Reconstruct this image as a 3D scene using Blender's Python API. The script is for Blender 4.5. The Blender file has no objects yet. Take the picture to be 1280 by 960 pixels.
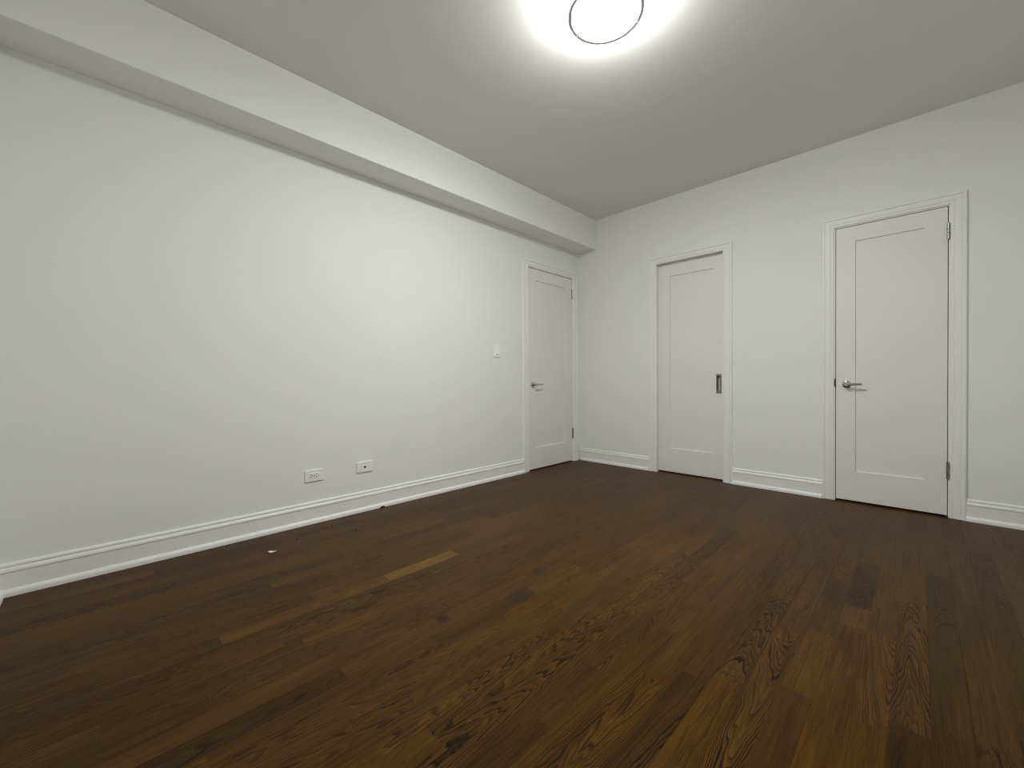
import bpy, bmesh, math, random
from mathutils import Vector, Matrix

C = bpy.context.scene
COL = C.collection
PI = math.pi

# ------------------------------------------------------------------ camera
cam_d = bpy.data.cameras.new('camera')
cam = bpy.data.objects.new('camera', cam_d)
COL.objects.link(cam)
cam_d.sensor_fit = 'HORIZONTAL'
cam_d.sensor_width = 36.0
cam_d.lens = 36.0 * 515.4712 / 1280.0
cam_d.clip_start = 0.02
_yaw, _pit, _rol = (math.radians(a) for a in (44.7225, -0.4646, -0.3156))
_f = Vector((-math.sin(_yaw) * math.cos(_pit), math.cos(_yaw) * math.cos(_pit), math.sin(_pit)))
_r0 = Vector((math.cos(_yaw), math.sin(_yaw), 0))
_u0 = _r0.cross(_f)
_r = _r0 * math.cos(_rol) + _u0 * math.sin(_rol)
_u = _u0 * math.cos(_rol) - _r0 * math.sin(_rol)
cam.matrix_world = Matrix(((_r.x, _u.x, -_f.x, 2.776),
                           (_r.y, _u.y, -_f.y, -3.9001),
                           (_r.z, _u.z, -_f.z, 0.907),
                           (0, 0, 0, 1)))
C.camera = cam

# ------------------------------------------------------------------ world, exposure
W = bpy.data.worlds.new('night')
C.world = W
W.use_nodes = True
W.node_tree.nodes['Background'].inputs[0].default_value = (0, 0, 0, 1)
W.node_tree.nodes['Background'].inputs[1].default_value = 0.0
C.view_settings.view_transform = 'Standard'
C.view_settings.look = 'None'
C.view_settings.gamma = 1.0
C.view_settings.exposure = 0.0
C.view_settings.use_curve_mapping = False
C.cycles.max_bounces = 16
C.cycles.diffuse_bounces = 10
C.cycles.glossy_bounces = 6
C.cycles.sample_clamp_indirect = 6.0
C.cycles.filter_width = 1.1

LAMP_STRENGTH = 198.0     # glass bottom of the lamp
LAMP_SIDE = 54.0          # its narrow side band
LAMP_COLOR = (0.985, 1.0, 0.975)

# ------------------------------------------------------------------ room dimensions
RW = 3.52          # right wall (outside the picture)
NY = -4.209        # near wall, behind the camera
H = 2.6686         # ceiling
T = 0.12           # wall thickness
SX, SZ = 0.2314, 2.3429   # boxed beam: how far it stands out, its underside


# ------------------------------------------------------------------ materials
def srgb(r, g, b):
    def c(v):
        v /= 255.0
        return v / 12.92 if v <= 0.04045 else ((v + 0.055) / 1.055) ** 2.4
    return (c(r), c(g), c(b), 1.0)


def new_mat(name):
    m = bpy.data.materials.new(name)
    m.use_nodes = True
    return m, m.node_tree, m.node_tree.nodes['Principled BSDF']


def N(nt, kind, **kw):
    n = nt.nodes.new(kind)
    for k, v in kw.items():
        setattr(n, k, v)
    return n


def paint(name, col, rough, bump=0.0, scale=260.0, var=0.02):
    m, nt, p = new_mat(name)
    tc = N(nt, 'ShaderNodeTexCoord')
    n2 = N(nt, 'ShaderNodeTexNoise')
    n2.inputs['Scale'].default_value = 2.3
    n2.inputs['Detail'].default_value = 3
    nt.links.new(tc.outputs['Object'], n2.inputs['Vector'])
    mix = N(nt, 'ShaderNodeMix', data_type='RGBA')
    mix.inputs['A'].default_value = tuple(c * (1 - var) for c in col[:3]) + (1,)
    mix.inputs['B'].default_value = tuple(min(1, c * (1 + var)) for c in col[:3]) + (1,)
    nt.links.new(n2.outputs['Fac'], mix.inputs['Factor'])
    nt.links.new(mix.outputs['Result'], p.inputs['Base Color'])
    p.inputs['Roughness'].default_value = rough
    if bump:
        n1 = N(nt, 'ShaderNodeTexNoise')
        n1.inputs['Scale'].default_value = scale
        n1.inputs['Detail'].default_value = 2
        nt.links.new(tc.outputs['Object'], n1.inputs['Vector'])
        b = N(nt, 'ShaderNodeBump')
        b.inputs['Strength'].default_value = bump
        b.inputs['Distance'].default_value = 0.002
        nt.links.new(n1.outputs['Fac'], b.inputs['Height'])
        nt.links.new(b.outputs['Normal'], p.inputs['Normal'])
    return m


def metal(name, col, rough):
    m, nt, p = new_mat(name)
    p.inputs['Metallic'].default_value = 1.0
    tc = N(nt, 'ShaderNodeTexCoord')
    n = N(nt, 'ShaderNodeTexNoise')
    n.inputs['Scale'].default_value = 180
    nt.links.new(tc.outputs['Object'], n.inputs['Vector'])
    mr = N(nt, 'ShaderNodeMapRange')
    mr.inputs['To Min'].default_value = rough * 0.8
    mr.inputs['To Max'].default_value = rough * 1.2
    nt.links.new(n.outputs['Fac'], mr.inputs['Value'])
    nt.links.new(mr.outputs['Result'], p.inputs['Roughness'])
    p.inputs['Base Color'].default_value = col
    return m


M_WALL = paint('wall_paint', (0.81, 0.815, 0.803, 1), 0.75, 0.12, 150)
M_CEIL = paint('ceiling_paint', (0.76, 0.752, 0.735, 1), 0.9, 0.2, 120)
M_TRIM = paint('trim_paint', (0.83, 0.83, 0.81, 1), 0.42, 0.03, 60, 0.015)
M_DOOR = paint('door_paint', (0.79, 0.78, 0.755, 1), 0.5, 0.03, 60, 0.015)
M_PLASTIC = paint('white_plastic', (0.87, 0.87, 0.855, 1), 0.32, 0, 60, 0.01)
M_SLOT = paint('dark_slot', (0.03, 0.03, 0.03, 1), 0.6)
M_CHROME = metal('satin_chrome', (0.50, 0.50, 0.49, 1), 0.14)
M_STEEL = metal('brushed_steel', (0.33, 0.33, 0.315, 1), 0.28)
M_DARKSTEEL = metal('dark_steel', (0.10, 0.095, 0.09, 1), 0.45)
M_RING = metal('lamp_ring_nickel', (0.85, 0.85, 0.84, 1), 0.5)
M_SUB = paint('subfloor', (0.012, 0.008, 0.005, 1), 0.9)
M_FLAKE = paint('paint_flake', (0.78, 0.77, 0.74, 1), 0.6)
M_CRUMB = paint('dark_crumb', (0.035, 0.024, 0.016, 1), 0.8)
M_RUBBER = paint('black_rubber', (0.02, 0.02, 0.02, 1), 0.55)


def make_glow(name, strength):
    m, nt, p = new_mat(name)
    p.inputs['Base Color'].default_value = (0.9, 0.9, 0.88, 1)
    p.inputs['Roughness'].default_value = 0.4
    p.inputs['Emission Color'].default_value = LAMP_COLOR + (1,)
    p.inputs['Emission Strength'].default_value = strength
    return m


M_GLOW = make_glow('opal_glass_lit', LAMP_STRENGTH)
M_GLOW_SIDE = make_glow('opal_glass_side', LAMP_SIDE)


def make_oak():
    """Stained oak strip flooring: growth rings cut flat or on the quarter, pores, per-board tone."""
    m, nt, p = new_mat('stained_oak')
    L = nt.links.new

    def math_(op, a, b=None, c=None, clamp=False):
        n = N(nt, 'ShaderNodeMath', operation=op)
        n.use_clamp = clamp
        for i, v in enumerate((a, b, c)):
            if v is None:
                continue
            if isinstance(v, (int, float)):
                n.inputs[i].default_value = v
            else:
                L(v, n.inputs[i])
        return n.outputs[0]

    def attr(name):
        return N(nt, 'ShaderNodeAttribute', attribute_name=name)

    def sep(v):
        s = N(nt, 'ShaderNodeSeparateXYZ')
        L(v, s.inputs[0])
        return s.outputs

    def comb(x, y, z):
        n = N(nt, 'ShaderNodeCombineXYZ')
        for i, v in enumerate((x, y, z)):
            if isinstance(v, (int, float)):
                n.inputs[i].default_value = v
            else:
                L(v, n.inputs[i])
        return n.outputs[0]

    def noise(vec, detail=2, rough=0.5):
        n = N(nt, 'ShaderNodeTexNoise')
        n.inputs['Scale'].default_value = 1
        n.inputs['Detail'].default_value = detail
        n.inputs['Roughness'].default_value = rough
        L(vec, n.inputs['Vector'])
        return n.outputs['Fac']

    u, v, seed = sep(attr('grain').outputs['Vector'])      # u: -0.5..0.5 across, v: metres along, board seed
    uc, curv, slope = sep(attr('rings').outputs['Vector'])  # how the board was sawn
    tone, strength, warm = sep(attr('board').outputs['Vector'])
    s50 = math_('MULTIPLY', seed, 57.0)
    # slow wander of the rings
    w1 = noise(comb(math_('MULTIPLY', u, 1.1), math_('MULTIPLY', v, 2.6), s50), 3, 0.55)
    w2 = noise(comb(math_('MULTIPLY', u, 2.5), math_('MULTIPLY', v, 11.0), math_('ADD', s50, 9.1)), 2, 0.5)
    du = math_('SUBTRACT', u, uc)
    ring = math_('MULTIPLY', math_('MULTIPLY', du, du), curv)
    ring = math_('ADD', ring, math_('MULTIPLY', v, slope))
    ring = math_('ADD', ring, math_('MULTIPLY', math_('SUBTRACT', w1, 0.5), 7.5))
    ring = math_('ADD', ring, math_('MULTIPLY', math_('SUBTRACT', w2, 0.5), 1.5))
    w0 = noise(comb(math_('MULTIPLY', u, 2.2), math_('MULTIPLY', v, 0.5), math_('ADD', s50, 17.0)), 1, 0.5)
    ring = math_('ADD', ring, math_('MULTIPLY', math_('SUBTRACT', w0, 0.5), 6.0))
    ph = math_('FRACT', ring)
    # dark porous early wood fading into late wood
    rise = math_('MULTIPLY', ph, 7.0, clamp=True)
    line = math_('MULTIPLY', math_('POWER', math_('SUBTRACT', 1.0, ph), 1.7), rise)
    wn = N(nt, 'ShaderNodeTexWhiteNoise', noise_dimensions='2D')
    L(comb(math_('FLOOR', ring), s50, 0.0), wn.inputs['Vector'])
    line = math_('MULTIPLY', line, math_('ADD', 0.35, math_('MULTIPLY', wn.outputs['Value'], 1.7)), clamp=True)
    # pores: very long and thin streaks
    po = noise(comb(math_('MULTIPLY', u, 38.0), math_('MULTIPLY', v, 8.0), s50), 2, 0.6)
    pore = math_('MULTIPLY', math_('SUBTRACT', po, 0.55), 4.0, clamp=True)
    line2 = math_('MULTIPLY', line, math_('ADD', math_('MULTIPLY', po, 0.7), 0.62), clamp=True)
    fine = noise(comb(math_('MULTIPLY', u, 22.0), math_('MULTIPLY', v, 3.5), math_('ADD', s50, 3.3)), 3, 0.6)
    blot = noise(comb(math_('MULTIPLY', u, 1.0), math_('MULTIPLY', v, 2.6), math_('ADD', s50, 31.0)), 3, 0.6)
    # value of the board
    val = math_('MULTIPLY', tone, math_('ADD', 0.40, math_('MULTIPLY', blot, 1.3)))
    val = math_('MULTIPLY', val, math_('ADD', 0.45, math_('MULTIPLY', fine, 1.14)))
    k = math_('SUBTRACT', 1.0, math_('MULTIPLY', math_('MULTIPLY', line2, strength), 0.95), clamp=True)
    val = math_('MULTIPLY', val, k)
    val = math_('MULTIPLY', val, math_('SUBTRACT', 1.0, math_('MULTIPLY', pore, 0.16)))
    # long dark streaks and paler worn grain running with the board
    stn = noise(comb(math_('MULTIPLY', u, 7.0), math_('MULTIPLY', v, 1.6), math_('ADD', s50, 71.0)), 4, 0.65)
    st_d = math_('MULTIPLY', math_('SUBTRACT', stn, 0.56), 7.0, clamp=True)
    val = math_('MULTIPLY', val, math_('SUBTRACT', 1.0, math_('MULTIPLY', st_d, 0.42)))
    stl = noise(comb(math_('MULTIPLY', u, 5.0), math_('MULTIPLY', v, 3.0), math_('ADD', s50, 83.0)), 4, 0.65)
    st_l = math_('MULTIPLY', math_('SUBTRACT', stl, 0.56), 6.0, clamp=True)
    val = math_('MULTIPLY', val, math_('ADD', 1.0, math_('MULTIPLY', st_l, 0.38)))
    base = N(nt, 'ShaderNodeMix', data_type='RGBA')
    base.inputs['A'].default_value = OAK_COOL
    base.inputs['B'].default_value = OAK_WARM
    L(warm, base.inputs['Factor'])
    hs = N(nt, 'ShaderNodeMix', data_type='RGBA', blend_type='MULTIPLY')
    hs.inputs['Factor'].default_value = 1.0
    L(base.outputs['Result'], hs.inputs['A'])
    cc = N(nt, 'ShaderNodeCombineColor')
    for i in range(3):
        L(val, cc.inputs[i])
    L(cc.outputs[0], hs.inputs['B'])
    # old knot-like stains (dark marks with a shape of their own)
    tc = N(nt, 'ShaderNodeTexCoord')
    out = hs.outputs['Result']
    for (sx, sy, rad, amt) in ((1.48, -2.976, 0.035, 0.75), (1.49, -2.42, 0.05, 0.45), (1.575, -2.66, 0.06, 0.4),
                               (1.816, -3.115, 0.012, 0.6)):
        d = N(nt, 'ShaderNodeVectorMath', operation='DISTANCE')
        L(tc.outputs['Object'], d.inputs[0])
        d.inputs[1].default_value = (sx, sy, 0)
        wob = noise(comb(math_('MULTIPLY', u, 3.0), math_('MULTIPLY', v, 25.0), 1.0), 2)
        q = math_('ADD', d.outputs['Value'], math_('MULTIPLY', math_('SUBTRACT', wob, 0.5), rad * 0.9))
        mr = N(nt, 'ShaderNodeMapRange', interpolation_type='SMOOTHSTEP')
        L(q, mr.inputs['Value'])
        mr.inputs['From Min'].default_value = rad
        mr.inputs['From Max'].default_value = rad * 0.35
        mx = N(nt, 'ShaderNodeMix', data_type='RGBA')
        L(math_('MULTIPLY', mr.outputs['Result'], amt), mx.inputs['Factor'])
        L(out, mx.inputs['A'])
        mx.inputs['B'].default_value = (0.012, 0.010, 0.007, 1)
        out = mx.outputs['Result']
    L(out, p.inputs['Base Color'])
    rn = math_('ADD', FLOOR_ROUGH, math_('MULTIPLY', math_('SUBTRACT', blot, 0.5), 0.10))
    L(rn, p.inputs['Roughness'])
    p.inputs['Specular IOR Level'].default_value = FLOOR_SPEC
    hgt = math_('ADD', math_('MULTIPLY', line2, -0.6), math_('MULTIPLY', pore, -0.4))
    b = N(nt, 'ShaderNodeBump')
    b.inputs['Strength'].default_value = 0.12
    b.inputs['Distance'].default_value = 0.0006
    L(hgt, b.inputs['Height'])
    L(b.outputs['Normal'], p.inputs['Normal'])
    return m


OAK_COOL = (0.0535, 0.0280, 0.0060, 1)
OAK_WARM = (0.0590, 0.0255, 0.0021, 1)
FLOOR_ROUGH = 0.36
FLOOR_SPEC = 0.065
M_OAK = make_oak()


# ------------------------------------------------------------------ mesh helpers
class MB:
    """Collects simple shapes in one bmesh and links them as ONE object."""

    def __init__(self):
        self.bm = bmesh.new()

    def box(self, x0, x1, y0, y1, z0, z1):
        if x0 > x1: x0, x1 = x1, x0
        if y0 > y1: y0, y1 = y1, y0
        if z0 > z1: z0, z1 = z1, z0
        v = [self.bm.verts.new((x, y, z)) for x in (x0, x1) for y in (y0, y1) for z in (z0, z1)]
        for f in ((0, 1, 3, 2), (4, 6, 7, 5), (0, 4, 5, 1), (2, 3, 7, 6), (0, 2, 6, 4), (1, 5, 7, 3)):
            self.bm.faces.new([v[i] for i in f])
        return self

    def rings(self, rings, closed=True, cap=True):
        """Loft between rings of equal vertex count."""
        rv = [[self.bm.verts.new(p) for p in r] for r in rings]
        n = len(rv[0])
        for a, b in zip(rv, rv[1:]):
            for i in range(n if closed else n - 1):
                j = (i + 1) % n
                self.bm.faces.new((a[i], a[j], b[j], b[i]))
        if cap:
            self.bm.faces.new(list(reversed(rv[0])))
            self.bm.faces.new(rv[-1])
        return self

    def lathe(self, prof, center, axis, seg=32, cap=True):
        """prof: (radius, distance along axis)."""
        ax = Vector(axis).normalized()
        a = ax.orthogonal().normalized()
        b = ax.cross(a)
        c = Vector(center)
        R = []
        for r, t in prof:
            R.append([c + ax * t + (a * math.cos(2 * PI * i / seg) + b * math.sin(2 * PI * i / seg)) * r for i in range(seg)])
        return self.rings(R, True, cap)

    def build(self, name, mat, parent=None, bevel=0.0, smooth=False, seg=2):
        bmesh.ops.remove_doubles(self.bm, verts=self.bm.verts, dist=1e-6)
        bmesh.ops.recalc_face_normals(self.bm, faces=self.bm.faces)
        me = bpy.data.meshes.new(name)
        self.bm.to_mesh(me)
        self.bm.free()
        mats = mat if isinstance(mat, (list, tuple)) else [mat]
        for mm in mats:
            me.materials.append(mm)
        o = bpy.data.objects.new(name, me)
        COL.objects.link(o)
        if parent is not None:
            o.parent = parent
            o.matrix_parent_inverse = Matrix.Translation(parent_world(parent)).inverted()
        if bevel:
            b = o.modifiers.new('edge', 'BEVEL')
            b.width = bevel
            b.segments = seg
            b.limit_method = 'ANGLE'
        if smooth:
            for f in me.polygons:
                f.use_smooth = True
            es = o.modifiers.new('split', 'EDGE_SPLIT')
            es.split_angle = math.radians(35)
        return o


def parent_world(p):
    v = Vector(p.location)
    q = p.parent
    while q is not None:
        if q.type == 'EMPTY':
            v = v + Vector(q.location)
        q = q.parent
    return v


def empty(name, loc):
    o = bpy.data.objects.new(name, None)
    o.location = loc
    o.empty_display_size = 0.05
    COL.objects.link(o)
    return o


def tag(o, label=None, cat=None, group=None, kind=None):
    if label: o['label'] = label
    if cat: o['category'] = cat
    if group: o['group'] = group
    if kind: o['kind'] = kind
    return o


def struct(o, label, cat):
    return tag(o, label, cat, None, 'structure')


# frames of reference for things fixed to a wall: (along, out of the wall, up) -> world
def on_left(a, w, z): return Vector((w, a, z))
def on_back(a, w, z): return Vector((a, -w, z))


def wbox(mb, P, a0, a1, w0, w1, z0, z1):
    p, q = P(a0, w0, z0), P(a1, w1, z1)
    mb.box(p.x, q.x, p.y, q.y, p.z, q.z)


# ------------------------------------------------------------------ door openings
#            leaf along the wall, leaf bottom/top, face depth, casing opening, casing widths (side, top)
DA = dict(P=on_left, l0=-0.858, l1=-0.137, z0=0.010, z1=2.035, face=-0.002, o0=-0.867, o1=-0.128, oz=2.043, cw=0.080, ct=0.064)
DB = dict(P=on_back, l0=0.905, l1=1.548, z0=0.009, z1=2.060, face=-0.047, o0=0.928, o1=1.537, oz=2.040, cw=0.080, ct=0.066)
DC = dict(P=on_back, l0=2.327, l1=2.9015, z0=0.012, z1=2.021, face=-0.002, o0=2.316, o1=2.914, oz=2.031, cw=0.071, ct=0.070)

# ------------------------------------------------------------------ walls, ceiling, beam
m = MB()
g = 0.02
m.box(-T, 0, NY - T, DA['o0'] - g, -0.02, H + 0.1)
m.box(-T, 0, DA['o1'] + g, T, -0.02, H + 0.1)
m.box(-T, 0, DA['o0'] - g, DA['o1'] + g, DA['oz'] + g, H + 0.1)
struct(m.build('wall_left', M_WALL), 'long white left wall under the boxed beam, with one door at its far end', 'wall')

m = MB()
edges = [(0.0, DB['o0'] - g), (DB['o1'] + g, DC['o0'] - g), (DC['o1'] + g, RW + T)]
for a, b in edges:
    m.box(a, b, 0, T, -0.02, H + 0.1)
for d in (DB, DC):
    m.box(d['o0'] - g, d['o1'] + g, 0, T, d['oz'] + g, H + 0.1)
struct(m.build('wall_back', M_WALL), 'white wall facing us with two doors set into it', 'wall')
m = MB().box(RW, RW + T, NY - T, 0, -0.02, H + 0.1)
struct(m.build('wall_right', M_WALL), 'plain white wall on the right, beyond the picture edge', 'wall')
m = MB().box(0, RW, NY - T, NY, -0.02, H + 0.1)
struct(m.build('wall_front', M_WALL), 'plain white wall behind the viewer meeting the long left wall', 'wall')
m = MB().box(-T, RW + T, NY - T, T, H, H + 0.1)
struct(m.build('ceiling', M_CEIL), 'flat matte white ceiling with one round lamp', 'ceiling')
m = MB().box(0, SX, NY, 0, SZ, H)
struct(m.build('ceiling_beam', M_WALL, bevel=0.004), 'white boxed beam running along the top of the left wall', 'beam')

# dark closets behind the three doors, closing the openings
def backing(d, name, label):
    m = MB()
    P = d['P']
    a0, a1, zt = d['o0'] - 0.10, d['o1'] + 0.10, d['oz'] + 0.1
    wbox(m, P, a0, a1, -0.75, -0.73, -0.02, zt)
    wbox(m, P, a0 - 0.02, a0, -0.75, -T, -0.02, zt)
    wbox(m, P, a1, a1 + 0.02, -0.75, -T, -0.02, zt)
    wbox(m, P, a0, a1, -0.75, -T, zt, zt + 0.02)
    wbox(m, P, a0, a1, -0.75, -T, -0.04, -0.02)
    struct(m.build(name, M_WALL), label, 'wall')


backing(DA, 'wall_behind_door', 'unlit space closed behind the door in the left wall')
backing(DB, 'wall_behind_door', 'unlit space closed behind the sliding door')
backing(DC, 'wall_behind_door', 'unlit space closed behind the right-hand hinged door')

# ------------------------------------------------------------------ floor: oak strips
PW, X0 = 0.0785, 2.09
rng = random.Random(11)
# boards read off the photo: strip -> list of (y0, y1, tone, strength, warm, uc, curv, slope)
KNOWN = {
    -14: [(-3.60, -2.962, 1.38, 0.35, 0.55, 1.6, 3.0, 0.3), (-2.955, -2.570, 2.3, 0.3, 0.0, 1.9, 2.5, 0.2)],
    -13: [(-3.45, -2.75, 1.10, 0.95, 0.5, 0.35, 13, 5.0)],
    -12: [(-3.45, -2.90, 1.05, 0.7, 0.5, -0.2, 15, 6.0)],
    -11: [(-3.90, -3.40, 0.85, 0.5, 0.6, 0.1, 12, -5.0), (-3.395, -2.93, 1.4, 0.7, 0.5, 0.9, 7, 2.0)],
    -8: [(-3.85, -3.366, 0.55, 0.7, 0.3, 0.05, 15, 7.0), (-3.364, -2.50, 1.10, 0.35, 0.6, 1.2, 6, 1.0)],
    -7: [(-3.72, -3.070, 1.0, 0.7, 0.6, 0.5, 10, 4.0), (-3.068, -2.585, 0.78, 0.5, 0.45, 1.0, 6, 2.0), (-2.583, -2.25, 1.25, 0.2, 0.5, 1.5, 4, 0.4)],
    -6: [(-3.42, -2.80, 1.05, 0.6, 0.6, 0.3, 12, 6.0)],
    -4: [(-3.60, -2.72, 1.15, 0.95, 0.6, 0.25, 17, 7.0)],
    -3: [(-3.30, -2.55, 1.10, 0.9, 0.6, 0.1, 16, -6.0), (-2.55, -1.75, 1.25, 0.75, 0.55, 0.3, 13, 5.0)],
    -2: [(-3.40, -2.45, 1.15, 1.0, 0.55, -0.3, 14, 6.0), (-2.45, -1.70, 1.1, 0.8, 0.5, 0.3, 12, 6.0)],
    -1: [(-3.60, -3.072, 0.7, 0.4, 0.7, 1.0, 6, 1.0), (-3.07, -2.80, 0.80, 0.35, 0.5, 1.0, 6, 1.0), (-2.80, -2.05, 0.95, 0.9, 0.5, 0.0, 17, 8.0)],
    0: [(-3.65, -2.45, 1.06, 0.8, 0.8, 0.9, 10, 4.0), (-2.45, -1.65, 1.05, 0.45, 0.5, 1.0, 7, 2.0)],
    1: [(-3.30, -2.72, 1.1, 0.85, 0.9, -0.2, 13, -6.0), (-2.72, -1.95, 0.85, 0.3, 0.7, 1.1, 6, 1.0)],
    2: [(-3.30, -2.62, 0.75, 0.9, 0.7, 0.8, 9, 4.0), (-2.62, -2.0, 0.85, 0.6, 0.6, 0.5, 9, 4.0)],
    3: [(-3.15, -2.555, 1.10, 0.45, 0.9, 1.0, 8, 2.0), (-2.55, -1.90, 1.10, 1.0, 0.45, 0.0, 19, 8.0)],
    4: [(-3.0, -2.15, 1.25, 1.0, 0.7, 0.1, 18, -7.0), (-2.15, -1.5, 0.85, 0.5, 0.4, 1.0, 7, 2.0)],
    5: [(-3.20, -2.48, 0.75, 0.3, 0.8, 1.2, 6, 1.0), (-2.48, -2.08, 1.1, 0.45, 0.7, 0.9, 9, 2.0), (-2.08, -1.55, 0.62, 0.2, 0.3, 1.5, 4, 0.4)],
    6: [(-3.10, -2.30, 1.05, 0.3, 1.0, 1.4, 5, 0.6), (-2.30, -1.96, 0.95, 0.35, 0.8, 1.2, 6, 1.0), (-1.945, -1.782, 1.15, 0.25, 0.5, 1.2, 5, 1.0), (-1.78, -1.25, 0.66, 0.7, 0.3, -0.2, 14, 6.0)],
    7: [(-3.10, -2.482, 1.10, 0.3, 1.0, 1.2, 6, 1.0), (-2.48, -1.95, 1.10, 0.9, 0.65, 0.6, 15, -9.0), (-1.95, -1.62, 0.9, 0.15, 0.4, 1.4, 5, 0.5)],
    8: [(-3.10, -2.432, 0.55, 0.35, 0.85, 1.0, 6, 2.0), (-2.43, -1.58, 1.15, 1.0, 0.55, 0.0, 17, 6.5)],
    9: [(-3.10, -2.372, 0.58, 0.4, 0.8, 1.0, 8, 2.0), (-2.37, -1.77, 0.62, 0.15, 0.35, 1.4, 5, 0.5), (-1.765, -1.20, 0.75, 0.75, 0.3, 0.1, 15, 7.0)],
    10: [(-3.10, -2.36, 0.75, 0.9, 0.75, -0.3, 12, 7.0), (-2.36, -1.45, 0.72, 0.15, 0.35, 1.4, 5, 0.5)],
    11: [(-3.10, -2.28, 0.65, 0.9, 0.7, 0.2, 14, 7.0), (-2.28, -1.40, 0.68, 0.3, 0.35, 1.4, 5, 0.5)],
}
bm = bmesh.new()
lg = bm.loops.layers.float_vector.new('grain')
lr = bm.loops.layers.float_vector.new('rings')
lb = bm.loops.layers.float_vector.new('board')
FY0, FY1, FX0, FX1 = NY - 0.02, 0.16, -0.16, RW + 0.05


def board(i, y0, y1, tone, strength, warm, uc, curv, slope):
    xa, xb = max(X0 + PW * i, FX0), min(X0 + PW * (i + 1), FX1)
    if xb <= xa or y1 <= y0:
        return
    gx = 0.0001 + (0.0007 if rng.random() < 0.14 else rng.random() * 0.0002)
    gy = 0.0001 + rng.random() * 0.0001
    seed = rng.random()
    q = [(xa + gx, y0 + gy), (xb - gx, y0 + gy), (xb - gx, y1 - gy), (xa + gx, y1 - gy)]
    f = bm.faces.new([bm.verts.new((x, y, 0)) for x, y in q])
    f.material_index = 0
    for lp in f.loops:
        x, y, _ = lp.vert.co
        lp[lg] = ((x - (X0 + PW * (i + 0.5))) / PW, y, seed)
        lp[lr] = (uc, curv * (0.85 if abs(slope) >= 4 else 0.62), slope * (2.3 if abs(slope) >= 4 else 1.2))
        lp[lb] = (1.08 * tone ** 0.8, 0.92 * strength, warm)


def rand_board(i, y0, y1):
    if y1 - y0 < 0.02:
        return
    tone = min(1.3, max(0.72, rng.gauss(0.98, 0.10)))
    if rng.random() < 0.45:
        uc, curv, slope = rng.uniform(-0.35, 0.35), rng.uniform(11, 18), rng.choice((-1, 1)) * rng.uniform(4, 8)
        st = rng.uniform(0.35, 0.8)
    else:
        uc, curv, slope = rng.choice((-1, 1)) * rng.uniform(0.8, 1.8), rng.uniform(3, 8), rng.choice((-1, 1)) * rng.uniform(0.3, 2.5)
        st = rng.uniform(0.1, 0.4)
    board(i, y0, y1, tone, st, rng.uniform(0.25, 0.75), uc, curv, slope)


def fill(i, a, b):
    while b - a > 0.02:
        n = rng.uniform(0.35, 1.15)
        if b - a - n < 0.25:
            n = b - a
        rand_board(i, a, a + n)
        a += n


i0, i1 = math.floor((FX0 - X0) / PW), math.ceil((FX1 - X0) / PW)
for i in range(i0, i1 + 1):
    a = FY0
    for k in sorted(KNOWN.get(i, [])):
        fill(i, a, k[0])
        if k[0] - a < 0.021:
            k = (a,) + k[1:]
        board(i, *k)
        a = k[1]
    fill(i, a, FY1)
# the slab the boards lie on
vs = [bm.verts.new((x, y, z)) for x in (FX0, FX1) for y in (FY0, FY1) for z in (-0.03, -0.003)]
for f in ((0, 1, 3, 2), (4, 6, 7, 5), (0, 4, 5, 1), (2, 3, 7, 6), (0, 2, 6, 4), (1, 5, 7, 3)):
    fc = bm.faces.new([vs[j] for j in f])
    fc.material_index = 1
bmesh.ops.recalc_face_normals(bm, faces=[f for f in bm.faces if f.material_index == 1])
me = bpy.data.meshes.new('floor')
bm.to_mesh(me)
bm.free()
me.materials.append(M_OAK)
me.materials.append(M_SUB)
floor = bpy.data.objects.new('floor', me)
COL.objects.link(floor)
struct(floor, 'dark brown stained oak strip floor', 'floor')


# ------------------------------------------------------------------ baseboards
BASE = [(0.0, 0.138), (0.004, 0.138), (0.0085, 0.134), (0.0105, 0.128), (0.0105, 0.1245), (0.0065, 0.1235), (0.0065, 0.121),
        (0.0115, 0.1185), (0.0155, 0.1125), (0.017, 0.106), (0.017, 0.102), (0.0125, 0.1005), (0.0125, 0.098), (0.014, 0.097), (0.014, 0.030),
        (0.0175, 0.0285), (0.0225, 0.024), (0.026, 0.018), (0.0275, 0.010), (0.0275, 0.0), (0.0, 0.0)]


def baseboard(name, pts, label):
    """pts: list of (position, outward direction scale) per station: sweep of the profile with mitred ends."""
    m = MB()
    R = []
    for (base, out) in pts:
        R.append([Vector(base) + Vector(out) * w + Vector((0, 0, z)) for w, z in BASE])
    m.rings(R, True, True)
    return struct(m.build(name, M_TRIM), label, 'baseboard')


baseboard('baseboard_left', [((0, NY, 0), (1, 1, 0)), ((0, DA['o0'] - DA['cw'], 0), (1, 0, 0))],
          'long white moulded baseboard along the left wall')
baseboard('baseboard_back', [((0, 0, 0), (1, -1, 0)), ((DB['o0'] - DB['cw'], 0, 0), (0, -1, 0))],
          'short white baseboard between the room corner and the sliding door')
baseboard('baseboard_back', [((DB['o1'] + DB['cw'], 0, 0), (0, -1, 0)), ((DC['o0'] - DC['cw'], 0, 0), (0, -1, 0))],
          'white baseboard between the two doors of the facing wall')
baseboard('baseboard_back', [((DC['o1'] + DC['cw'], 0, 0), (0, -1, 0)), ((RW, 0, 0), (-1, -1, 0))],
          'white baseboard beyond the hinged door, running out of the picture')
baseboard('baseboard_front', [((0, NY, 0), (1, 1, 0)), ((RW, NY, 0), (-1, 1, 0))],
          'white baseboard turning the near corner behind the viewer')
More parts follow.
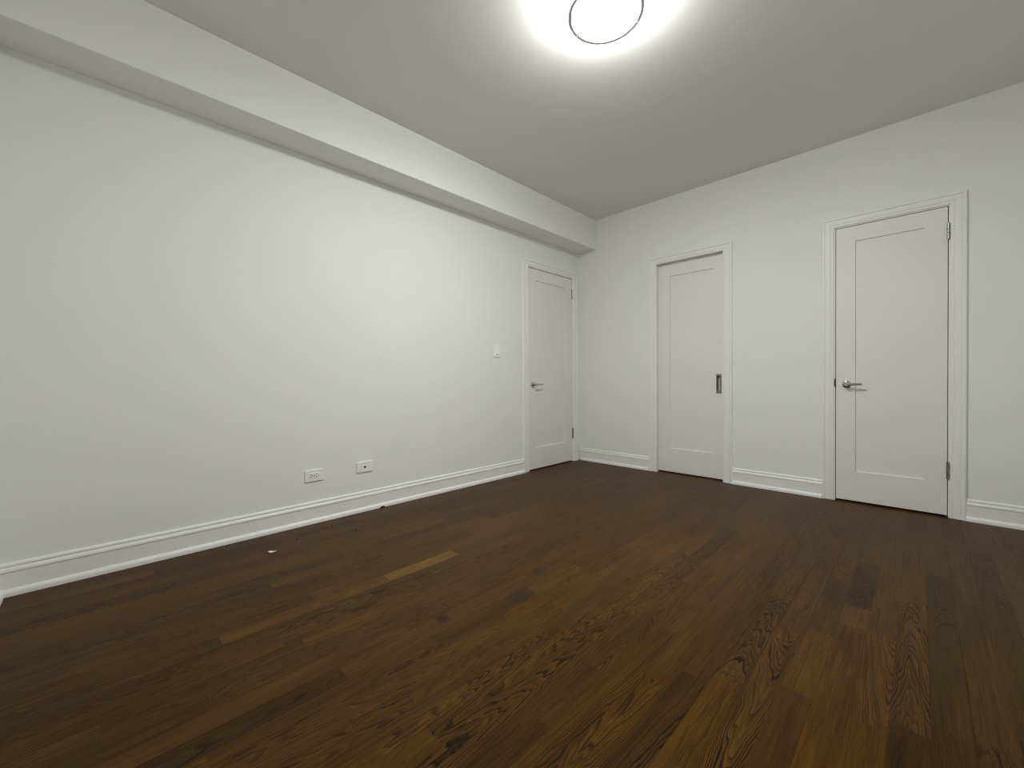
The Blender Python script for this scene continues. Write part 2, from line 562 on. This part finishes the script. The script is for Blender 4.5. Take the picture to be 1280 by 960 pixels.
baseboard('baseboard_right', [((RW, NY, 0), (-1, 1, 0)), ((RW, 0, 0), (-1, -1, 0))],
          'white baseboard on the wall beyond the picture edge')

# ------------------------------------------------------------------ door casings and jambs
def casing(d, name, label):
    P, cw, ct = d['P'], d['cw'], d['ct']
    prof = [(0.0, -0.004), (0.0, 0.008), (0.03, 0.0105), (0.10, 0.0118), (0.20, 0.0118), (0.225, 0.0098), (0.27, 0.0098),
            (0.30, 0.0135), (0.36, 0.0145), (0.66, 0.0150), (0.70, 0.0135), (0.745, 0.0135), (0.775, 0.0175), (0.83, 0.0195),
            (0.93, 0.0195), (0.98, 0.018), (1.0, 0.015), (1.0, -0.004)]
    a0, a1, oz = d['o0'], d['o1'], d['oz']
    R = [[P(a0 - u * cw, w, 0.0) for u, w in prof],
         [P(a0 - u * cw, w, oz + u * ct) for u, w in prof],
         [P(a1 + u * cw, w, oz + u * ct) for u, w in prof],
         [P(a1 + u * cw, w, 0.0) for u, w in prof]]
    m = MB().rings(R, True, True)
    o = struct(m.build(name, M_TRIM), label, 'door frame')
    # jamb lining the opening (about 4 mm behind the casing edge)
    j = MB()
    rv = 0.005
    la, lb_, lz = a0 - rv, a1 + rv, oz + rv
    if d is DB:      # pocket door: lining in front of the leaf and behind it
        wbox(j, P, la - 0.02, la, -0.040, -0.0005, 0, lz)
        wbox(j, P, lb_, lb_ + 0.02, -T, -0.0005, 0, lz)
        wbox(j, P, la - 0.02, lb_ + 0.02, -0.040, -0.0005, lz, lz + 0.02)
        wbox(j, P, la - 0.02, la, -T, -0.090, 0, lz)
        wbox(j, P, la - 0.02, lb_ + 0.02, -T, -0.090, lz, lz + 0.02)
    else:
        la, lb_, lz = d['l0'] - 0.0035, d['l1'] + 0.0035, d['z1'] + 0.004
        wbox(j, P, la - 0.025, la, -T, 0.002, 0, lz)
        wbox(j, P, lb_, lb_ + 0.025, -T, 0.002, 0, lz)
        wbox(j, P, la - 0.025, lb_ + 0.025, -T, 0.002, lz, lz + 0.025)
        # stops behind the leaf
        wbox(j, P, la, la + 0.012, -0.075, -0.040, 0, lz)
        wbox(j, P, lb_ - 0.012, lb_, -0.075, -0.040, 0, lz)
        wbox(j, P, la, lb_, -0.075, -0.040, lz - 0.012, lz)
    j.build('jamb', M_TRIM, o)
    return o


trim_a = casing(DA, 'trim_1', 'white moulded frame around the door in the left wall')
trim_b = casing(DB, 'trim_2', 'white moulded frame around the sliding door without hinges')
trim_c = casing(DC, 'trim_3', 'white moulded frame around the wide hinged door at right')


def strike(d, parent, z, side):
    P = d['P']
    m = MB()
    prof = []
    for k in range(9):
        t = -1 + 2 * k / 8
        prof.append((0.0055 * math.sqrt(max(0, 1 - t * t)), t * 0.034))
    a = d['l0'] - 0.0035
    R = []
    for ex, dz in prof:
        R.append([P(a + 0.001, 0.0045, z + dz), P(a - 0.0015 - ex, 0.0045, z + dz), P(a - 0.0015 - ex, 0.001, z + dz), P(a + 0.001, 0.001, z + dz)])
    m.rings(R, True, True)
    o = m.build('strike_plate', M_DARKSTEEL, parent)
    o['label'] = 'small dark metal strike plate on the frame edge'


strike(DC, trim_c, 0.878, 0)


# ------------------------------------------------------------------ doors
def leaf(d, name, label, stile0, stile1, pz0, pz1):
    P = d['P']
    f = d['face']
    th = 0.035
    a0, a1, z0, z1 = d['l0'], d['l1'], d['z0'], d['z1']
    b0, b1 = stile0, stile1
    rec = 0.0105
    m = MB()
    bm = m.bm

    def ring(a0_, a1_, z0_, z1_, w):
        return [bm.verts.new(P(a, w, z)) for a, z in ((a0_, z0_), (a1_, z0_), (a1_, z1_), (a0_, z1_))]
    e = 0.0015
    Fo = ring(a0 + e, a1 - e, z0 + e, z1 - e, f)
    Fs = ring(a0, a1, z0, z1, f - e)
    Bo = ring(a0, a1, z0, z1, f - th)
    Fi = ring(b0, b1, pz0, pz1, f)
    Ri = ring(b0, b1, pz0, pz1, f - rec)
    Bi = ring(b0, b1, pz0, pz1, f - th)
    Bj = ring(b0, b1, pz0, pz1, f - th + rec)
    for i in range(4):
        j = (i + 1) % 4
        for A, B in ((Fo, Fs), (Fs, Bo), (Fo, Fi), (Fi, Ri), (Ri, Bj), (Bj, Bi), (Bo, Bi)):
            bm.faces.new((A[i], A[j], B[j], B[i]))
    o = m.build(name, M_DOOR)
    struct(o, label, 'door')
    p = MB()
    wbox(p, P, b0 - 0.003, b1 + 0.003, f - th + rec, f - rec, pz0 - 0.003, pz1 + 0.003)
    p.build('panel', M_DOOR, o)
    return o


door_a = leaf(DA, 'door_1', 'white single-panel door in the left wall, with a lever handle, next to the room corner', -0.757, -0.270, 0.226, 1.921)
door_b = leaf(DB, 'door_2', 'white single-panel sliding door with a rectangular metal pull and no hinges', 1.0385, 1.4365, 0.238, 1.916)
door_c = leaf(DC, 'door_3', 'white single-panel hinged door with a lever handle in the facing wall', 2.438, 2.793, 0.228, 1.912)


def lever(d, parent, a, z, length, seg=28):
    """Rosette, neck and straight lever pointing to +along."""
    P = d['P']
    f = d['face']
    out = P(0, 1, 0) - P(0, 0, 0)
    c = P(a, f, z)
    mb = MB().lathe([(0.0265, 0.0), (0.0268, 0.004), (0.0255, 0.0075), (0.022, 0.0095), (0.012, 0.0105)], c, out, 36)
    h = mb.build('lever_handle', M_CHROME, parent, smooth=True)
    h['label'] = 'satin chrome lever handle'
    mb = MB().lathe([(0.0095, 0.008), (0.0095, 0.038), (0.0115, 0.042), (0.0115, 0.056), (0.0095, 0.058)], c, out, 24)
    mb.build('neck', M_CHROME, h, smooth=True)
    # lever: rounded bar, taller at the hub, thinning to the tip
    st = [(-0.018, 0.004, 0.003), (-0.014, 0.008, 0.0045), (0.0, 0.0095, 0.0055), (0.02, 0.0085, 0.0052), (0.05, 0.0075, 0.0050), (length - 0.008, 0.0068, 0.0046), (length - 0.002, 0.006, 0.004), (length, 0.004, 0.0025)]
    R = []
    for x, hh, tt in st:
        w0 = 0.048 - 0.004 * (x / length) ** 2 if x > 0 else 0.048
        R.append([P(a + x, f + w0 + math.cos(t) * tt, z + math.sin(t) * hh + 0.0005) for t in [2 * PI * k / 16 for k in range(16)]])
    mb = MB().rings(R, True, True)
    mb.build('lever', M_CHROME, h, smooth=True)


lever(DA, door_a, -0.800, 0.8655, 0.112)
lever(DC, door_c, 2.389, 0.8665, 0.092)


def hinge(d, parent, z0, z1, side):
    """Barrel with five knuckles in the gap between leaf and jamb."""
    P = d['P']
    a = d['l1'] + 0.0018
    w = 0.0065
    m = MB()
    m.lathe([(0.0035, -0.004), (0.0062, -0.002), (0.0062, 0.0)], P(a, w, z0), (0, 0, 1), 16)
    n = 5
    hh = (z1 - z0) / n
    for k in range(n):
        m.lathe([(0.0062, 0.0), (0.0074, 0.0008), (0.0074, hh - 0.0008), (0.0062, hh)], P(a, w, z0 + k * hh), (0, 0, 1), 18)
    m.lathe([(0.0062, 0.0), (0.0062, 0.002), (0.0035, 0.004)], P(a, w, z1), (0, 0, 1), 16)
    o = m.build('hinge', M_STEEL, parent, smooth=True)
    o['label'] = 'dark steel butt hinge'
    lm = MB()
    wbox(lm, P, a - 0.001, a + 0.001, -0.030, w - 0.004, z0, z1)
    lm.build('hinge_leaf', M_STEEL, o)


for z0, z1 in ((1.817, 1.921), (0.264, 0.369)):
    hinge(DA, door_a, z0, z1, 1)
for z0, z1 in ((1.808, 1.912), (0.256, 0.360)):
    hinge(DC, door_c, z0, z1, 1)


def flush_pull(d, parent):
    P = d['P']
    f = d['face']
    a0, a1, z0, z1 = 1.4645, 1.5105, 0.781, 0.957
    m = MB()
    bm = m.bm
    w = f + 0.0022
    ca, r, hh = (a0 + a1) / 2, 0.0165, (z1 - z0) / 2 - 0.016
    cz = (z0 + z1) / 2
    nseg = 40

    def inner(rr, hhh, ww):
        pts = []
        for k in range(nseg):
            t = 2 * PI * k / nseg
            x, y = math.cos(t) * rr, math.sin(t) * rr
            y += (hhh - rr) * (1 if math.sin(t) >= 0 else -1)
            pts.append(P(ca + x, ww, cz + y))
        return pts

    def outer(ww, inset=0.0):
        pts = []
        hx, hz = (a1 - a0) / 2 - inset, (z1 - z0) / 2 - inset
        for k in range(nseg):
            t = 2 * PI * k / nseg
            c, s = math.cos(t), math.sin(t)
            # project on the rectangle, following the slot's own spacing
            x, y = c * r, s * r + (hh - r) * (1 if s >= 0 else -1)
            q = max(abs(x) / hx, abs(y) / hz)
            pts.append(P(ca + x / q, ww, cz + y / q))
        return pts
    m.rings([outer(f), outer(w - 0.0006), outer(w, 0.0006), inner(r, hh, w), inner(r - 0.001, hh - 0.001, w - 0.001)], True, False)
    o = m.build('flush_pull', M_STEEL, parent)
    o['label'] = 'rectangular brushed steel flush pull'
    c = MB().rings([inner(r - 0.001, hh - 0.001, w - 0.001), inner(r - 0.0015, hh - 0.0015, f - 0.010), inner(r - 0.0035, hh - 0.004, f - 0.0145),
                    inner(r - 0.0075, hh - 0.009, f - 0.0168), inner(0.002, hh - 0.02, f - 0.0175)], True, False)
    c.build('pull_cup', M_STEEL, o, smooth=True)


def mortise(o, P, a0, a1, w0, w1, z0, z1):
    """Cut a pocket into a mesh and bake the result."""
    m = MB()
    wbox(m, P, a0, a1, w0, w1, z0, z1)
    k = m.build('cutter', M_DOOR)
    b = o.modifiers.new('cut', 'BOOLEAN')
    b.operation = 'DIFFERENCE'
    b.solver = 'EXACT'
    b.object = k
    dg = bpy.context.evaluated_depsgraph_get()
    dg.update()
    me = bpy.data.meshes.new_from_object(o.evaluated_get(dg))
    o.modifiers.clear()
    old = o.data
    o.data = me
    me.name = old.name + '_cut'
    bpy.data.meshes.remove(old)
    km = k.data
    bpy.data.objects.remove(k)
    bpy.data.meshes.remove(km)


mortise(door_b, DB['P'], 1.4685, 1.5065, DB['face'] - 0.021, DB['face'] + 0.01, 0.786, 0.952)
flush_pull(DB, door_b)
# ------------------------------------------------------------------ ceiling lamp
LX, LY = 1.760, -2.259
lamp = empty('ceiling_lamp', (LX, LY, H))
tag(lamp, 'round flush-mounted ceiling lamp with glowing white drum shade and thin metal rings', 'ceiling lamp')


def at(*p):
    return Vector(p)


lc = (LX, LY, 0)
MB().lathe([(0.150, H), (0.150, H - 0.010), (0.148, H - 0.013)], lc, (0, 0, 1), 64).build('base_pan', M_TRIM, lamp, smooth=True)
MB().lathe([(0.147, H - 0.0125), (0.1485, H - 0.016), (0.1495, 2.582)], lc, (0, 0, 1), 72, False).build('shade_band', M_GLOW_SIDE, lamp, smooth=True)
MB().lathe([(0.1495, 2.582), (0.1485, 2.577), (0.145, 2.573), (0.138, 2.571), (0.10, 2.570), (0.05, 2.5698), (0.004, 2.5698)], lc, (0, 0, 1), 72, False).build('diffuser', M_GLOW, lamp, smooth=True)


def ring(R0, z, hgt, th):
    m = MB()
    n = 96
    rr = []
    for k in range(n + 1):
        t = 2 * PI * (k % n) / n
        c, s = math.cos(t), math.sin(t)
        rr.append([(LX + c * q, LY + s * q, zz) for q, zz in ((R0 - th, z - hgt / 2), (R0, z - hgt / 2), (R0, z + hgt / 2), (R0 - th, z + hgt / 2))])
    m.rings(rr, True, False)
    return m.build('metal_ring', M_RING, lamp)


r_low = ring(0.1675, 2.5635, 0.0016, 0.0136)
r_up = ring(0.1705, 2.622, 0.0016, 0.0120)


def clip(ang):
    m = MB()
    c, s = math.cos(ang), math.sin(ang)
    ra = []
    for q, z0, z1 in ((0.146, 2.5645, 2.5695), (0.1635, 2.5622, 2.5665)):
        t = (-s * 0.0035, c * 0.0035)
        ra.append([(LX + c * q - t[0], LY + s * q - t[1], z0), (LX + c * q + t[0], LY + s * q + t[1], z0), (LX + c * q + t[0], LY + s * q + t[1], z1), (LX + c * q - t[0], LY + s * q - t[1], z1)])
    m.rings(ra, True, True)
    # upright stay linking the two rings
    p0 = Vector((LX + c * 0.162, LY + s * 0.162, 2.560))
    p1 = Vector((LX + c * 0.1665, LY + s * 0.1665, 2.626))
    tt = Vector((-s, c, 0)) * 0.002
    oo = Vector((c, s, 0)) * 0.0012
    m.rings([[p - tt - oo, p + tt - oo, p + tt + oo, p - tt + oo] for p in (p0, p1)], True, True)
    m.build('clip', M_RING, lamp)


CLIP0 = math.radians(58.2)
for k in range(3):
    clip(CLIP0 + k * 2 * PI / 3)

# ------------------------------------------------------------------ wall plates
def plate(name, label, cat, ac, zc, wa, hz):
    o = empty(name, on_left(ac, 0.0, zc))
    tag(o, label, cat)
    m = MB()
    wbox(m, on_left, ac - wa / 2, ac + wa / 2, 0.0, 0.0075, zc - hz / 2, zc + hz / 2)
    m.build('cover_plate', M_PLASTIC, o, bevel=0.0018)
    return o


def screw(o, a, z):
    s = MB().lathe([(0.0032, 0.007), (0.0032, 0.0081), (0.002, 0.0087)], on_left(a, 0, z), (1, 0, 0), 14)
    s.build('screw', M_PLASTIC, o, smooth=True)


sw = plate('light_switch', 'white rocker light switch plate beside the door in the left wall', 'light switch', -1.296, 1.184, 0.071, 0.117)
m = MB()
P = on_left
R = [[P(a, w, z) for a, w, z in ((-1.3125, 0.0055, zz), (-1.2795, 0.0055, zz), (-1.2795, ww, zz), (-1.3125, ww, zz))]
     for zz, ww in ((1.1505, 0.0155), (1.1515, 0.0165), (1.184, 0.0105), (1.2165, 0.0085), (1.2175, 0.0079))]
m.rings(R, True, True)
m.build('rocker', M_PLASTIC, sw)
screw(sw, -1.296, 1.232)
screw(sw, -1.296, 1.136)

out = plate('power_outlet', 'white sideways duplex power socket low on the left wall', 'power outlet', -2.915, 0.3035, 0.1165, 0.0735)
m = MB()
wbox(m, P, -2.9485, -2.8815, 0.0070, 0.0093, 0.2870, 0.3200)
m.build('socket_face', M_PLASTIC, out, bevel=0.001)
for sa in (-2.932, -2.898):
    m = MB()
    wbox(m, P, sa - 0.0085, sa + 0.0002, 0.0089, 0.0098, 0.3090, 0.3125)
    wbox(m, P, sa - 0.0075, sa + 0.0002, 0.0089, 0.0098, 0.2955, 0.2990)
    m.lathe([(0.0028, 0.0089), (0.0028, 0.0098)], P(sa + 0.0075, 0, 0.304), (1, 0, 0), 12)
    m.build('socket_slots', M_SLOT, out)
m = MB()
wbox(m, P, -2.9165, -2.9135, 0.0089, 0.0101, 0.2985, 0.3085)
m.build('test_button', M_SLOT, out)
screw(out, -2.9635, 0.3035)
screw(out, -2.8665, 0.3035)

jack = plate('cable_outlet', 'white cable television wall plate with one small round socket, right of the power socket', 'cable outlet', -2.5755, 0.3085, 0.1165, 0.0735)
m = MB().lathe([(0.0075, 0.0055), (0.0075, 0.0085), (0.0062, 0.009)], P(-2.5755, 0, 0.3085), (1, 0, 0), 6)
m.build('hex_nut', M_DARKSTEEL, jack)
m = MB().lathe([(0.0047, 0.008), (0.0047, 0.0165), (0.0030, 0.0168), (0.0030, 0.012)], P(-2.5755, 0, 0.3085), (1, 0, 0), 18)
m.build('coaxial_socket', M_DARKSTEEL, jack, smooth=True)
screw(jack, -2.617, 0.3085)
screw(jack, -2.534, 0.3085)

# ------------------------------------------------------------------ bits on the floor
rr = random.Random(5)
m = MB()
n = 14
top, bot = [], []
for k in range(n):
    t = 2 * PI * k / n
    q = 1 + rr.uniform(-0.22, 0.22)
    x, y = math.cos(t) * 0.023 * q, math.sin(t) * 0.008 * q
    lift = 0.004 * (x / 0.023) ** 2 + 0.003 * max(0.0, x / 0.023)
    ca_, sa_ = math.cos(0.66), math.sin(0.66)
    X, Y = 0.324 + x * ca_ - y * sa_, -3.2455 + x * sa_ + y * ca_
    bot.append((X, Y, 0.0003 + lift))
    top.append((X, Y, 0.0016 + lift))
m.rings([bot, top], True, True)
tag(m.build('paint_flake', M_FLAKE), 'small white curled paint flake lying on the wood floor near the left wall', 'paint flake')


def crumb(x, y, s, label):
    m = MB()
    R = []
    for k, (q, z) in enumerate(((0.5, 0.0), (1.0, 0.35), (0.9, 0.75), (0.35, 1.0))):
        R.append([(x + math.cos(2 * PI * i / 8) * s * q * rr.uniform(0.75, 1.2), y + math.sin(2 * PI * i / 8) * s * q * rr.uniform(0.75, 1.2), z * s * 1.2) for i in range(8)])
    m.rings(R, True, True)
    tag(m.build('dirt_crumb', M_CRUMB), label, 'crumb')


crumb(0.155, -2.863, 0.006, 'tiny dark crumb on the floor below the power socket, closest to the baseboard')
crumb(0.333, -2.794, 0.006, 'tiny dark crumb on the floor, the one with most wood around it')
crumb(0.232, -3.093, 0.005, 'tiny dark crumb on the floor next to the white paint flake')
# a short stub of black cable by the baseboard
m = MB()
R = []
pth = [(0.032, -2.474, 0.004), (0.033, -2.467, 0.006), (0.032, -2.458, 0.0085), (0.033, -2.449, 0.0065), (0.035, -2.441, 0.004)]
for k, p in enumerate(pth):
    R.append([(p[0] + math.cos(2 * PI * i / 10) * 0.004, p[1], p[2] + math.sin(2 * PI * i / 10) * 0.004) for i in range(10)])
m.rings(R, True, True)
tag(m.build('cable_stub', M_RUBBER, smooth=True), 'short black cable stub lying against the foot of the left baseboard', 'cable')
